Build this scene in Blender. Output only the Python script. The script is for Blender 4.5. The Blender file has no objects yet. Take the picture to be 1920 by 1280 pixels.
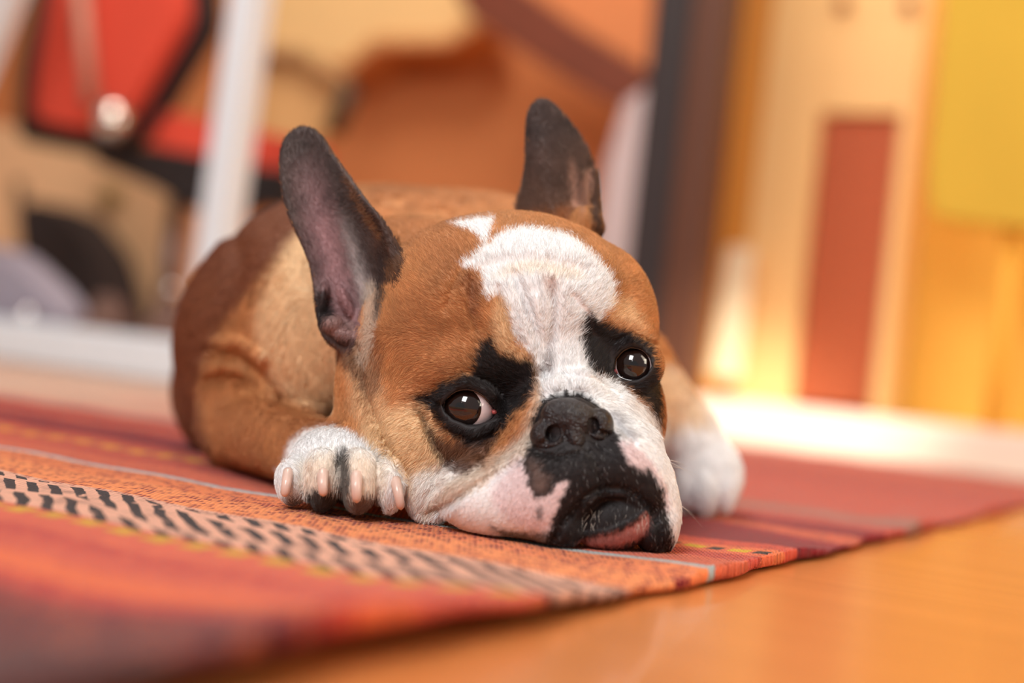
import bpy, bmesh, math, random
import numpy as np
from mathutils import Vector, Matrix
random.seed(7); rng = np.random.default_rng(7)
SC = bpy.context.scene; COL = SC.collection

# ------------------------------------------------------------------ camera, world, light
# World axes follow the room: X to the right along the rug's stripes, Y away, Z up, metres.
F_PX = 2667.0; D0 = 0.72; S = D0 / F_PX            # S: one modelling unit (0.27 mm)
_r = math.radians(6.28); _p = math.atan(35 / F_PX)
_F = np.array([0, math.cos(_p), math.sin(_p)]); _U0 = np.array([0, -math.sin(_p), math.cos(_p)]); _R0 = np.array([1., 0, 0])
_R = math.cos(_r) * _R0 + math.sin(_r) * _U0; _U = -math.sin(_r) * _R0 + math.cos(_r) * _U0
_a = math.atan2(0.479183, 0.877715)                # turn of the room against the view
ROT = np.array([[math.cos(_a), -math.sin(_a), 0], [math.sin(_a), math.cos(_a), 0], [0, 0, 1]])
CR, CU, CF = ROT @ _R, ROT @ _U, ROT @ _F
H = -S * (90 * CR[2] - 382 * CU[2] + F_PX * CF[2])
CAM = np.array([0, 0, H])
RUG_T = 0.007                                       # rug thickness; its top is z = 0

cam = bpy.data.cameras.new('camera'); cam_o = bpy.data.objects.new('camera', cam); COL.objects.link(cam_o)
cam.sensor_width = 36; cam.lens = 36 * F_PX / 1920
M = Matrix.Identity(4)
for i in range(3):
    M[i][0], M[i][1], M[i][2], M[i][3] = CR[i], CU[i], -CF[i], CAM[i]
cam_o.matrix_world = M
cam.clip_start = 0.02
cam.dof.use_dof = True; cam.dof.focus_distance = 0.752; cam.dof.aperture_fstop = 2.2
SC.camera = cam_o
vs = SC.view_settings
vs.view_transform = 'Standard'; vs.look = 'None'; vs.exposure = 0.0; vs.gamma = 1; vs.use_curve_mapping = False

wd = bpy.data.worlds.new('world'); SC.world = wd; wd.use_nodes = True
bg = wd.node_tree.nodes['Background']; bg.inputs[0].default_value = (0.92, 0.86, 0.84, 1); bg.inputs[1].default_value = 0.31

def lamp(name, kind, loc, target, energy, color, **kw):
    l = bpy.data.lights.new(name, kind); l.energy = energy; l.color = color
    for k, v in kw.items(): setattr(l, k, v)
    o = bpy.data.objects.new(name, l); COL.objects.link(o); o.location = loc
    o.rotation_euler = (Vector(target) - Vector(loc)).to_track_quat('-Z', 'Y').to_euler()
    return o
def cdir(x, y, w):                                   # right, up, toward the viewer -> world
    return x * CR + y * CU - w * CF
def c2w(P):                                          # modelling units (x right, y down, w toward viewer) -> world
    P = np.atleast_2d(P).astype(float)
    return CAM + S * (P[:, :1] * CR - P[:, 1:2] * CU + (F_PX - P[:, 2:3]) * CF)
HEADC = c2w([[80, 100, -100]])[0]
kl = HEADC + 2.4 * np.array(cdir(-.22, .68, .70))
lamp('window_light', 'AREA', kl, HEADC, 52, (1.0, .97, .96), shape='RECTANGLE', size=.75, size_y=1.0)
kr = HEADC + 2.6 * np.array(cdir(.80, .55, .25))
lamp('side_window_light', 'AREA', kr, HEADC, 17, (1.0, .84, .66), shape='RECTANGLE', size=1.2, size_y=1.2)

def ray_at(u, v, Y=None, Z=None):
    d = (u - 960) * CR - (v - 640) * CU + F_PX * CF
    t = (Y / d[1]) if Y is not None else (Z - H) / d[2]
    return CAM + t * d

# ------------------------------------------------------------------ helpers
def lin(c):
    c = np.asarray(c, float) / 255.; return np.where(c <= .04045, c / 12.92, ((c + .055) / 1.055) ** 2.4)
def mat(name, rgb, rough=.6, spec=.4, metallic=0, noise=0, nscale=8, bump=0, bscale=200, coat=0):
    m = bpy.data.materials.new(name); m.use_nodes = True; nt = m.node_tree; b = nt.nodes['Principled BSDF']
    c = (*lin(rgb), 1)
    b.inputs['Roughness'].default_value = rough; b.inputs['Specular IOR Level'].default_value = spec
    b.inputs['Metallic'].default_value = metallic; b.inputs['Coat Weight'].default_value = coat
    tc = nt.nodes.new('ShaderNodeTexCoord')
    n = nt.nodes.new('ShaderNodeTexNoise'); n.inputs['Scale'].default_value = nscale; n.inputs['Detail'].default_value = 4
    nt.links.new(tc.outputs['Object'], n.inputs['Vector'])
    mx = nt.nodes.new('ShaderNodeMix'); mx.data_type = 'RGBA'
    mx.inputs[6].default_value = tuple(x * (1 - noise) for x in c[:3]) + (1,); mx.inputs[7].default_value = tuple(min(1, x * (1 + noise)) for x in c[:3]) + (1,)
    nt.links.new(n.outputs['Fac'], mx.inputs[0]); nt.links.new(mx.outputs[2], b.inputs['Base Color'])
    if bump:
        n2 = nt.nodes.new('ShaderNodeTexNoise'); n2.inputs['Scale'].default_value = bscale
        nt.links.new(tc.outputs['Object'], n2.inputs['Vector'])
        bp = nt.nodes.new('ShaderNodeBump'); bp.inputs['Strength'].default_value = bump; bp.inputs['Distance'].default_value = .002
        nt.links.new(n2.outputs['Fac'], bp.inputs['Height']); nt.links.new(bp.outputs[0], b.inputs['Normal'])
    return m
def tag(o, label=None, cat=None, group=None, kind=None):
    if label: o['label'] = label
    if cat: o['category'] = cat
    if group: o['group'] = group
    if kind: o['kind'] = kind
    return o
def link_mesh(name, me, m, parent=None, smooth=True):
    o = bpy.data.objects.new(name, me); COL.objects.link(o)
    if m is not None: me.materials.append(m)
    if parent is not None:
        o.parent = parent; o.matrix_parent_inverse = parent.matrix_basis.inverted()
    if smooth:
        me.polygons.foreach_set('use_smooth', [True] * len(me.polygons))
    return o
def empty(name, loc, label, cat, group=None):
    o = bpy.data.objects.new(name, None); COL.objects.link(o); o.location = tuple(loc); o.empty_display_size = .05
    return tag(o, label, cat, group)
def from_bm(name, bm, m, parent=None, smooth=False):
    me = bpy.data.meshes.new(name); bmesh.ops.recalc_face_normals(bm, faces=bm.faces); bm.to_mesh(me); bm.free()
    return link_mesh(name, me, m, parent, smooth)
def prism(poly, y0, y1, bevel=0, seg=2):
    """closed solid: outline of (X, Z) points from depth y0 to y1"""
    bm = bmesh.new()
    a = [bm.verts.new((x, y0, z)) for x, z in poly]; b = [bm.verts.new((x, y1, z)) for x, z in poly]
    bm.faces.new(a); bm.faces.new(b[::-1]); n = len(poly)
    for i in range(n): bm.faces.new((a[i], b[i], b[(i + 1) % n], a[(i + 1) % n]))
    bmesh.ops.recalc_face_normals(bm, faces=bm.faces)
    if bevel: bmesh.ops.bevel(bm, geom=list(bm.edges), offset=bevel, segments=seg, affect='EDGES', profile=.6, clamp_overlap=True)
    return bm
def box(c0, c1, bevel=0):
    return prism([(c0[0], c0[2]), (c1[0], c0[2]), (c1[0], c1[2]), (c0[0], c1[2])], c0[1], c1[1], bevel)
def pxpoly(pts, Y): return [(lambda q: (q[0], q[2]))(ray_at(u, v, Y)) for u, v in pts]
def rounded(pts, r, n=5):
    out = []; P = [np.array(p, float) for p in pts]; k = len(P); r0 = r
    for i in range(k):
        a, b, c = P[i - 1], P[i], P[(i + 1) % k]; r = min(r0, .42 * np.linalg.norm(a - b), .42 * np.linalg.norm(c - b))
        u = (a - b) / np.linalg.norm(a - b); v = (c - b) / np.linalg.norm(c - b)
        p0, p1 = b + u * r, b + v * r
        for j in range(n + 1):
            t = j / n; out.append(tuple((1 - t) ** 2 * p0 + 2 * t * (1 - t) * b + t * t * p1))
    return out
def tube(pts, radii, n=12, cap=True):
    bm = bmesh.new(); rings = []; pts = [Vector(tuple(p)) for p in pts]
    if not hasattr(radii, '__len__'): radii = [radii] * len(pts)
    ref = Vector((.3, .2, .93))
    for i, p in enumerate(pts):
        t = (pts[min(i + 1, len(pts) - 1)] - pts[max(i - 1, 0)]).normalized()
        a = t.cross(ref).normalized(); b = t.cross(a)
        rings.append([bm.verts.new(p + radii[i] * (math.cos(q) * a + math.sin(q) * b)) for q in [2 * math.pi * j / n for j in range(n)]])
    for r0, r1 in zip(rings, rings[1:]):
        for j in range(n): bm.faces.new((r0[j], r0[(j + 1) % n], r1[(j + 1) % n], r1[j]))
    if cap: bm.faces.new(rings[0]); bm.faces.new(rings[-1][::-1])
    return bm

# ------------------------------------------------------------------ the room
X_EDGE = -0.234                                    # the rug's right edge
m_floor = mat('wood_floor', (200, 126, 70), .27, .5, noise=.14, nscale=3, coat=.15)
fl_ = from_bm('floor', box((-5, -1.5, -.06), (5, 5.2, -RUG_T)), m_floor); tag(fl_, kind='structure')
nt = m_floor.node_tree                              # stretch the grain along the boards
mp = nt.nodes.new('ShaderNodeMapping'); mp.inputs['Scale'].default_value = (.8, 9, 1); mp.inputs['Rotation'].default_value = (0, 0, .35)
tcn = [n for n in nt.nodes if n.type == 'TEX_COORD'][0]; nzn = [n for n in nt.nodes if n.type == 'TEX_NOISE'][0]
nt.links.new(tcn.outputs['Object'], mp.inputs[0]); nt.links.new(mp.outputs[0], nzn.inputs['Vector'])
X_POST = ray_at(1232, 0, 2.25)[0]
wb = from_bm('wall_back', box((-5, 3.0, -RUG_T), (X_POST + .1, 3.1, 2.6)), mat('wall_orange', (212, 134, 80), .8, noise=.10, nscale=2)); tag(wb, kind='structure')
wr_ = from_bm('wall_right', box((X_POST + .1, 2.62, -RUG_T), (5, 2.72, 2.6)), mat('wall_yellow', (244, 188, 78), .75, noise=.08, nscale=2)); tag(wr_, kind='structure')
wl = from_bm('wall_left', box((-5.1, -1.5, -RUG_T), (-5, 3.1, 2.6)), mat('wall_cream', (225, 180, 130), .8)); tag(wl, kind='structure')
# white sill at the foot of the yellow wall
zt = ray_at(1600, 775, 2.3)[2]
t1 = from_bm('trim_1', box((ray_at(1180, 700, 2.3)[0], 2.3, -RUG_T), (4.9, 2.62, zt), .004), mat('sill_white', (245, 232, 214), .45)); tag(t1, kind='structure')
# ------------------------------------------------------------------ the rug
class N:
    """tiny node arithmetic"""
    def __init__(s, nt, out): s.nt, s.o = nt, out
    def _m(s, op, b=None, c=None, clamp=False):
        n = s.nt.nodes.new('ShaderNodeMath'); n.operation = op; n.use_clamp = clamp; s.nt.links.new(s.o, n.inputs[0])
        for i, q in ((1, b), (2, c)):
            if q is None: continue
            if isinstance(q, N): s.nt.links.new(q.o, n.inputs[i])
            else: n.inputs[i].default_value = q
        return N(s.nt, n.outputs[0])
    def __add__(s, b): return s._m('ADD', b)
    def __sub__(s, b): return s._m('SUBTRACT', b)
    def __mul__(s, b): return s._m('MULTIPLY', b)
    def fract(s): return s._m('FRACT')
    def floor(s): return s._m('FLOOR')
    def abs(s): return s._m('ABSOLUTE')
    def sin(s): return s._m('SINE')
    def gt(s, b): return s._m('GREATER_THAN', b)
    def lt(s, b): return s._m('LESS_THAN', b)
    def band(s, a, b): return s.gt(a) * s.lt(b)
def rug_mat():
    m = bpy.data.materials.new('rug_weave'); m.use_nodes = True; nt = m.node_tree; L = nt.links; b = nt.nodes['Principled BSDF']
    tc = nt.nodes.new('ShaderNodeTexCoord'); sx = nt.nodes.new('ShaderNodeSeparateXYZ')
    def noise(scale, vec=None, detail=3):
        n = nt.nodes.new('ShaderNodeTexNoise'); n.inputs['Scale'].default_value = scale; n.inputs['Detail'].default_value = detail
        L.new(vec or tc.outputs['Object'], n.inputs['Vector']); return N(nt, n.outputs['Fac'])
    L.new(tc.outputs['Object'], sx.inputs[0]); X, Y = N(nt, sx.outputs[0]), N(nt, sx.outputs[1])
    Yw = Y + (noise(14) - .5) * .008 + (noise(260) - .5) * .0022
    ramp = nt.nodes.new('ShaderNodeValToRGB'); ramp.color_ramp.interpolation = 'CONSTANT'; L.new((Yw * (1 / 2.4)).o, ramp.inputs[0])
    stops = [(0, (110, 84, 46)), (.20, (80, 30, 30)), (.27, (96, 22, 28)), (.315, (130, 30, 34)), (.335, (186, 52, 44)), (.356, (226, 104, 58)), (.376, (206, 84, 62)), (.405, (194, 68, 56)), (.43, (214, 94, 68)),
             (.452, (214, 96, 66)), (.475, (232, 172, 146)), (.557, (246, 146, 84)), (.602, (244, 136, 78)), (.645, (180, 192, 194)), (.6498, (222, 104, 68)), (.70, (204, 78, 58)), (.722, (226, 106, 66)), (.742, (230, 118, 68)),
             (.760, (212, 80, 54)), (.790, (140, 26, 34)), (.870, (158, 32, 38)), (.900, (216, 100, 66)), (.935, (150, 34, 40)), (.990, (196, 82, 68)), (1.045, (172, 118, 104)), (1.10, (204, 92, 74)), (1.45, (196, 88, 74)), (1.7, (206, 98, 78)), (2.06, (176, 76, 62))]
    cr = ramp.color_ramp
    while len(cr.elements) > 1: cr.elements.remove(cr.elements[0])
    cr.elements[0].position = 0; cr.elements[0].color = (*lin(stops[0][1]), 1)
    for p, c in stops[1:]: e = cr.elements.new(p / 2.4); e.color = (*lin(c), 1)
    col = ramp.outputs[0]
    def mix(fac, c2, a=None, mode='MIX'):
        nonlocal col
        n = nt.nodes.new('ShaderNodeMix'); n.data_type = 'RGBA'; n.blend_type = mode; L.new(fac.o, n.inputs[0]); L.new(col, n.inputs[6])
        if isinstance(c2, tuple): n.inputs[7].default_value = (*lin(c2), 1)
        else: L.new(c2, n.inputs[7])
        col = n.outputs[2]
    # stitches: little slanted loops in rows
    a = X * (1 / .0030); zig = (a.fract() - .5).abs() * 1.3
    rows = Y * (1 / .0052) + zig; fr = rows.fract()
    cell = nt.nodes.new('ShaderNodeTexWhiteNoise'); cell.noise_dimensions = '2D'
    cv = nt.nodes.new('ShaderNodeCombineXYZ'); L.new((a * 1.0).floor().o, cv.inputs[0]); L.new(rows.floor().o, cv.inputs[1]); L.new(cv.outputs[0], cell.inputs['Vector'])
    rnd = N(nt, cell.outputs['Value'])
    thread = fr.band(.25, .95)
    dark = rnd.gt(.62) * fr.lt(.5) * (Yw.band(.557, .645) + Yw.band(.652, .735) * .45)
    # red stitches thicken under the blue line
    mix(dark, (128, 24, 30))
    mix(rnd.gt(.72) * fr.lt(.5) * Yw.band(.76, .99) * .6, (84, 20, 30))
    mix(rnd.gt(.8) * Yw.band(.27, .45) * .35, (232, 120, 70))
    mix((noise(9) - .45)._m('MULTIPLY', 2.6, clamp=True) * Yw.band(.376, .45) * .5, (170, 44, 44))
    # slanted dark dashes in three rows
    tri = ((X * (1 / .21)).fract() - .5).abs() * .070; q = (Yw + tri - .475) * (1 / .046); off = q.floor() * .0066; ph = ((X + Yw * 1.15 + off + (noise(30) - .5) * .010) * (1 / .0175)).fract()
    mix(ph.lt(.47) * q.fract().band(.08, .92) * noise(60).gt(.36) * Yw.band(.475, .557), (40, 22, 24))
    mix((noise(46) - .52)._m('MULTIPLY', 5, clamp=True) * Yw.band(.475, .557) * .45, (70, 40, 36))
    # yellow picks
    mix((X * (1 / .021)).fract().lt(.62) * Yw.band(.459, .473), (206, 160, 30))
    pk = (X * (1 / .026)).fract()
    mix(pk.lt(.45) * Yw.band(.744, .757), (214, 172, 30)); mix(pk.band(.55, .85) * Yw.band(.744, .757), (58, 38, 30))
    # faded far field; light reflected at its left painted in as paler colour
    left_light = ((X * -1 - .62) * 1.6 + (noise(3) - .5) * .9)._m('MULTIPLY', 1.0, clamp=True)
    mix(left_light * Y.gt(1.02), (216, 178, 156))
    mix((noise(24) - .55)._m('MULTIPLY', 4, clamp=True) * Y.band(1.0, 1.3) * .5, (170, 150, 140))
    # olive motif near the viewer
    mix(noise(9)._m('GREATER_THAN', .5) * Y.lt(.262) * (X * -1).gt(.30) * .8, (150, 128, 50))
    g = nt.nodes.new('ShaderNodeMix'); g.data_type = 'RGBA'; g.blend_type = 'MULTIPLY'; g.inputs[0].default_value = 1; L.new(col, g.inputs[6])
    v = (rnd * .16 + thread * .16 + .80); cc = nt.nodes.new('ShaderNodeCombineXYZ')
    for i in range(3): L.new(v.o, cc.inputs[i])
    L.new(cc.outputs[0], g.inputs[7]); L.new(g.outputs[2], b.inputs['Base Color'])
    hgt = (fr * math.pi).sin() * .8 + (a.fract() * math.pi).sin() * .4 + noise(900) * .5
    bp = nt.nodes.new('ShaderNodeBump'); bp.inputs['Strength'].default_value = .9; bp.inputs['Distance'].default_value = .0014; L.new(hgt.o, bp.inputs['Height']); L.new(bp.outputs[0], b.inputs['Normal'])
    b.inputs['Roughness'].default_value = .9; b.inputs['Specular IOR Level'].default_value = .2; b.inputs['Sheen Weight'].default_value = .15
    return m
def build_rug():
    # cross-section across the edge: top, rounded selvedge, underside; swept away from the viewer
    ys = list(np.linspace(-.25, .3, 30)) + list(np.arange(.302, 1.25, .0022)) + list(np.linspace(1.26, 2.215, 110))
    prof = [(-3.0, 0), (-2.0, 0), (-1.4, 0)] + [(x, 0) for x in np.arange(-1.2, X_EDGE - .006, .022)]
    r = RUG_T / 2
    prof += [(X_EDGE - r + r * math.sin(t), -r + r * math.cos(t)) for t in np.linspace(0, math.pi, 9)]
    prof += [(x, -RUG_T) for x in (X_EDGE - .02, X_EDGE - .045, X_EDGE - .07, X_EDGE - .11, -3.0)]
    vv, ff = [], []; n = len(prof)
    for j, y in enumerate(ys):
        wv = .0016 * math.sin(y * 31) + .0012 * math.sin(y * 83 + 1) + .0008 * math.sin(y * 2 * math.pi / .0062)
        for (x, z) in prof:
            e = max(0, 1 - (X_EDGE - x) / .05)
            zz = z - .0012 * (z > -.001) + (.0022 * math.sin(y * 17 + 2) * e + .0012 * math.sin(y * 41)*e if z > -RUG_T * .5 else 0) + (.0006 * math.sin(x * 60 + y * 37) if z == 0 else 0)
            q_ = min(1, max(0, (.62 - y) / .25)); e2 = max(0, 1 - (X_EDGE - x) / .10) ** 1.5
            vv.append((x + wv * e, y, max(zz, -RUG_T) + (.0014 + .010 * q_ * q_ * (3 - 2 * q_)) * e2))
    for j in range(len(ys) - 1):
        for i in range(n):
            k = (i + 1) % n; ff.append((j * n + i, j * n + k, (j + 1) * n + k, (j + 1) * n + i))
    ff.append(tuple(range(n))); ff.append(tuple((len(ys) - 1) * n + i for i in range(n))[::-1])
    me = bpy.data.meshes.new('rug'); me.from_pydata(vv, [], ff); bm = bmesh.new(); bm.from_mesh(me); bmesh.ops.recalc_face_normals(bm, faces=bm.faces); bm.to_mesh(me); bm.free()
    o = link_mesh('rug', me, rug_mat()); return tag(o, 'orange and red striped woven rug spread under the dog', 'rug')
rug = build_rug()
# ------------------------------------------------------------------ things behind the dog
def slab(name, pts, Y, th, m, parent=None, r=0, bevel=.004, ground=None):
    P = pxpoly(pts, Y)
    if ground is not None:
        vm = max(v for _, v in pts); P = [(x, ground if v > vm - 45 else max(z, ground)) for (x, z), (_, v) in zip(P, pts)]
    if r: P = rounded(P, r)
    return from_bm(name, prism(P, Y, Y + th, bevel), m, parent, False)
def bar(name, a, b, Y, w, m, parent=None, Y1=None, n=16):
    A = ray_at(*a, Y); B = ray_at(*b, Y1 or Y); return from_bm(name, tube([A, A * .5 + B * .5, B], w, n), m, parent, True)
def sqbar(name, A, B, half, m, parent=None):
    A, B = Vector(tuple(A)), Vector(tuple(B)); t = (B - A).normalized(); a = t.cross(Vector((0, 1, 0))).normalized() * half; c = Vector((0, 1, 0)) * half
    bm = bmesh.new(); r = [[bm.verts.new(p + s * a + q * c) for s, q in ((1, 1), (1, -1), (-1, -1), (-1, 1))] for p in (A, B)]
    for i in range(4): bm.faces.new((r[0][i], r[0][(i + 1) % 4], r[1][(i + 1) % 4], r[1][i]))
    bm.faces.new(r[0]); bm.faces.new(r[1][::-1]); bmesh.ops.bevel(bm, geom=list(bm.edges), offset=half * .18, segments=2, affect='EDGES')
    return from_bm(name, bm, m, parent)
def ball(name, u, v, Y, r, m, parent=None, sq=(1, 1, 1)):
    bm = bmesh.new(); bmesh.ops.create_uvsphere(bm, u_segments=24, v_segments=14, radius=r); bmesh.ops.scale(bm, vec=sq, verts=bm.verts)
    bmesh.ops.translate(bm, vec=Vector(tuple(ray_at(u, v, Y))), verts=bm.verts); return from_bm(name, bm, m, parent, True)
FZ = -RUG_T
def at(u, v, Y, z=None): q = ray_at(u, v, Y); return (q[0], q[1], q[2] if z is None else z)

# white frame: floor bar, upright, slanting leg
m_white = mat('white_lacquer', (228, 236, 242), .4)
wf = empty('trestle_frame', at(200, 680, 1.66, 0), 'white square-tube trestle frame standing on the rug left of the dog', 'frame')
zc = (ray_at(0, 636, 1.62)[2]); hb = .033
zb = hb
sqbar('floor_bar', (ray_at(-420, 560, 1.62)[0], 1.62 + hb, zb + .001), (ray_at(640, 740, 1.62)[0], 1.62 + hb, zb + .001), hb, m_white, wf)
A = ray_at(402, 520, 1.653); B = ray_at(481, -60, 1.653); k = (2 * hb + .002 - A[2]) / (B[2] - A[2]); A0 = A + (B - A) * k; A0[1] = B[1] = 1.62 + hb; A0[2] = 2 * hb
sqbar('upright', A0, (B[0] + (B[0] - A[0]) * .25, B[1], B[2] * 1.3), .025, m_white, wf)
A = ray_at(-42, 110, 1.653); B = ray_at(4, 0, 1.653); d = (B - A) / (B[2] - A[2]); z0 = 2 * hb - A[2]
sqbar('slanting_leg', A + d * z0, A + d * (.75 - A[2]), .027, m_white, wf)

# red office chair
m_red = mat('red_fabric', (216, 74, 52), .75, noise=.12, nscale=12, bump=.3); m_blk = mat('black_plastic', (38, 32, 32), .5); m_tan = mat('tan_leather', (186, 128, 106), .6)
m_gry = mat('grey_metal', (120, 104, 106), .35, metallic=.6); m_chr = mat('chrome', (236, 226, 214), .18, metallic=1)
Yc = 1.9
ch = empty('office_chair', at(330, 600, Yc + .1, 0), 'red office chair with black frame behind the white upright', 'chair')
slab('backrest_shell', [(80, -90), (384, -90), (396, 48), (266, 262), (150, 284), (30, 262), (34, 130)], Yc + .012, .035, m_blk, ch, .03, .006)
slab('backrest', [(108, -80), (332, -80), (342, 32), (232, 222), (150, 244), (58, 222), (64, 140)], Yc - .022, .034, m_red, ch, .03, .010)
slab('seat', [(250, 236), (300, 205), (560, 262), (540, 345), (300, 290)], Yc + .03, .10, m_red, ch, .02, .010)
slab('seat_base', [(150, 262), (300, 276), (545, 322), (528, 396), (420, 368), (355, 392), (290, 352), (180, 306)], Yc + .02, .14, m_blk, ch, 0, .006)
bar('strap', (146, -60), (170, 190), Yc - .05, .014, m_tan, ch)
ball('hinge_knob', 212, 226, Yc - .07, .034, m_chr, ch)
gp = ray_at(337, 350, Yc + .15); gb = (gp[0], gp[1], .045)
from_bm('gas_post', tube([gp, (gb[0], gb[1], .2), gb], [.017, .017, .024], 20), m_gry, ch, True)
for k in range(5):
    a = 2 * math.pi * k / 5 + .4; e = (gb[0] + .18 * math.cos(a), gb[1] + .16 * math.sin(a), .045)
    from_bm('leg', tube([(gb[0], gb[1], .07), ((gb[0] + e[0]) / 2, (gb[1] + e[1]) / 2, .062), e], [.026, .022, .016], 12), m_blk, ch, True)
    bm = tube([(e[0] - .012, e[1], .018), (e[0] + .012, e[1], .018)], .024, 18); bmesh.ops.translate(bm, vec=(0, 0, .006), verts=bm.verts); from_bm('caster', bm, m_blk, ch, True)

# beige chair further back
m_bei = mat('beige_fabric', (226, 172, 112), .8, noise=.06); m_rim = mat('beige_rim', (178, 132, 84), .6); m_dk = mat('dark_olive', (76, 58, 40), .6)
Yb = 2.35
bc = empty('padded_chair', at(560, 640, Yb, FZ), 'beige padded chair with a dark edge seen between upright and dog ear', 'chair')
slab('backrest', [(440, 104), (520, 106), (646, 176), (606, 262), (560, 300), (400, 300)], Yb, .05, m_bei, bc, .02)
bar('top_rail', (440, 84), (560, 104), Yb - .02, .018, m_rim, bc); bar('top_rail', (560, 104), (650, 156), Yb - .02, .018, m_rim, bc)
bar('side_rail', (662, 160), (622, 250), Yb - .02, .020, m_dk, bc)
for u in (430, 600):
    q = ray_at(u, 290, Yb + .03); from_bm('leg', tube([q, (q[0], q[1], (q[2] + FZ) / 2), (q[0], q[1], FZ)], .014, 12), m_rim, bc, True)

# cream cushioned sofa end and the dark stair beam above it
m_cream = mat('cream_fabric', (244, 200, 136), .85, noise=.06, nscale=4)
sf = empty('wall_shelf', at(700, 60, 2.8), 'cream shelf panel on the orange wall, high behind the beige chair', 'shelf')
slab('shelf_panel', [(430, -120), (880, -120), (890, 40), (830, 70), (700, 70), (640, 120), (500, 86), (430, 80)], 2.82, .12, m_cream, sf, 0)
slab('shelf_edge', [(640, 118), (700, 68), (835, 68), (895, 38), (898, 52), (838, 86), (704, 88), (650, 134)], 2.80, .14, mat('shelf_edge', (214, 150, 92), .7), sf, 0)
m_beam = mat('beam_brown', (116, 56, 34), .6, noise=.15)
bmn = slab('stair_stringer', [(820, -80), (900, -80), (1060, 40), (1205, 128), (1205, 215), (1120, 180), (1000, 110), (880, 30)], 2.6, .07, m_beam); tag(bmn, 'dark brown sloping stair board crossing the orange wall', 'board')
ub = slab('orange_panel', [(900, -90), (1230, -90), (1215, 130), (1060, 36)], 2.66, .05, mat('panel_orange', (216, 132, 78), .7)); tag(ub, 'orange painted panel above the dark stair board', 'panel')
wp = slab('hanging_curtain', [(1172, 190), (1232, 150), (1180, 760), (1110, 760), (1112, 470), (1138, 300)], 2.42, .03, mat('pale_cloth', (206, 186, 184), .8)); tag(wp, 'pale grey curtain hanging left of the dark door post', 'curtain')

# clutter under the chair
m_tanb = mat('tan_board', (234, 188, 142), .75, noise=.1, nscale=3)
tb = slab('cardboard_box', [(-260, 200), (150, 250), (345, 300), (305, 640), (-260, 640)], 2.45, .2, m_tanb, ground=FZ); tag(tb, 'large tan box standing behind the red office chair', 'box')
tp = ball('knob', 206, 368, 2.438, .024, mat('olive', (140, 116, 60), .6), None, (1.5, .6, .9)); tag(tp, 'small olive knob on the front of the tan box', 'knob')
bg_ = empty('bag', at(110, 590, 2.28, FZ), 'slumped black bag on the floor at left under the chair', 'bag')
slab('bag_body', [(30, 400), (60, 372), (118, 398), (174, 470), (200, 560), (205, 640), (20, 640), (40, 500)], 2.28, .12, mat('black_cloth', (48, 38, 36), .85), bg_, .03, .012, ground=FZ)
bar('handle', (44, 420), (34, 340), 2.31, .012, m_dk, bg_)
gc = slab('blanket', [(-140, 440), (-10, 462), (40, 505), (80, 545), (106, 585), (110, 640), (-140, 640)], 1.74, .08, mat('grey_cloth', (160, 152, 164), .85), None, .03, .014, ground=0); tag(gc, 'crumpled pale grey blanket at the left edge behind the white bar', 'blanket')
m_sl = mat('brown_suede', (104, 76, 66), .85)
for (u, v, sx_, lab) in [(192, 596, 1.3, 'brown ankle boot before the black bag, left one of the pair'), (308, 602, 1.3, 'brown ankle boot close to the dog, right one of the pair')]:
    q = ray_at(u, v, 1.78); e_ = empty('ankle_boot', (q[0], q[1], 0), lab, 'boot', 'pair of brown boots')
    bm = bmesh.new(); bmesh.ops.create_uvsphere(bm, u_segments=20, v_segments=12, radius=.036); bmesh.ops.scale(bm, vec=(sx_, 2.2, 2.8), verts=bm.verts)
    for v_ in bm.verts:
        v_.co.z = max(v_.co.z, -.02); v_.co.z *= 1 if v_.co.y > -.01 or v_.co.z < 0 else .62
    bmesh.ops.translate(bm, vec=(q[0], q[1], -.0005 + .022 + .006), verts=bm.verts); from_bm('upper', bm, m_sl, e_, True)
    bm = bmesh.new(); bmesh.ops.create_cone(bm, cap_ends=True, segments=24, radius1=.034, radius2=.034, depth=.008); bmesh.ops.scale(bm, vec=(sx_ * 1.05, 2.3, 1), verts=bm.verts)
    bmesh.ops.translate(bm, vec=(q[0], q[1], -.0005 + .004), verts=bm.verts); from_bm('sole', bm, m_dk, e_)
m_gl = mat('glint_ball', (250, 250, 250), .05, metallic=1)  # for the shiny balls added to give glints
ball('glint_knob', 322, 543, Yc + .06, .011, m_gl, ch); q = ray_at(322, 543, Yc + .06); from_bm('glint_stalk', tube([q, (gp[0], gp[1], q[2] + .01)], .005, 8), m_gry, ch)  # knob and stalk added to the chair for a glint
bm = bmesh.new(); bmesh.ops.create_uvsphere(bm, u_segments=24, v_segments=14, radius=.011); bmesh.ops.translate(bm, vec=(ray_at(52, 580, 1.653)[0], 1.653, 2 * hb + .0125), verts=bm.verts)
tag(from_bm('glint_ball', bm, m_gl, None, True), 'small shiny steel ball, added for a glint, on the white floor bar at far left', 'ball')

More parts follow.
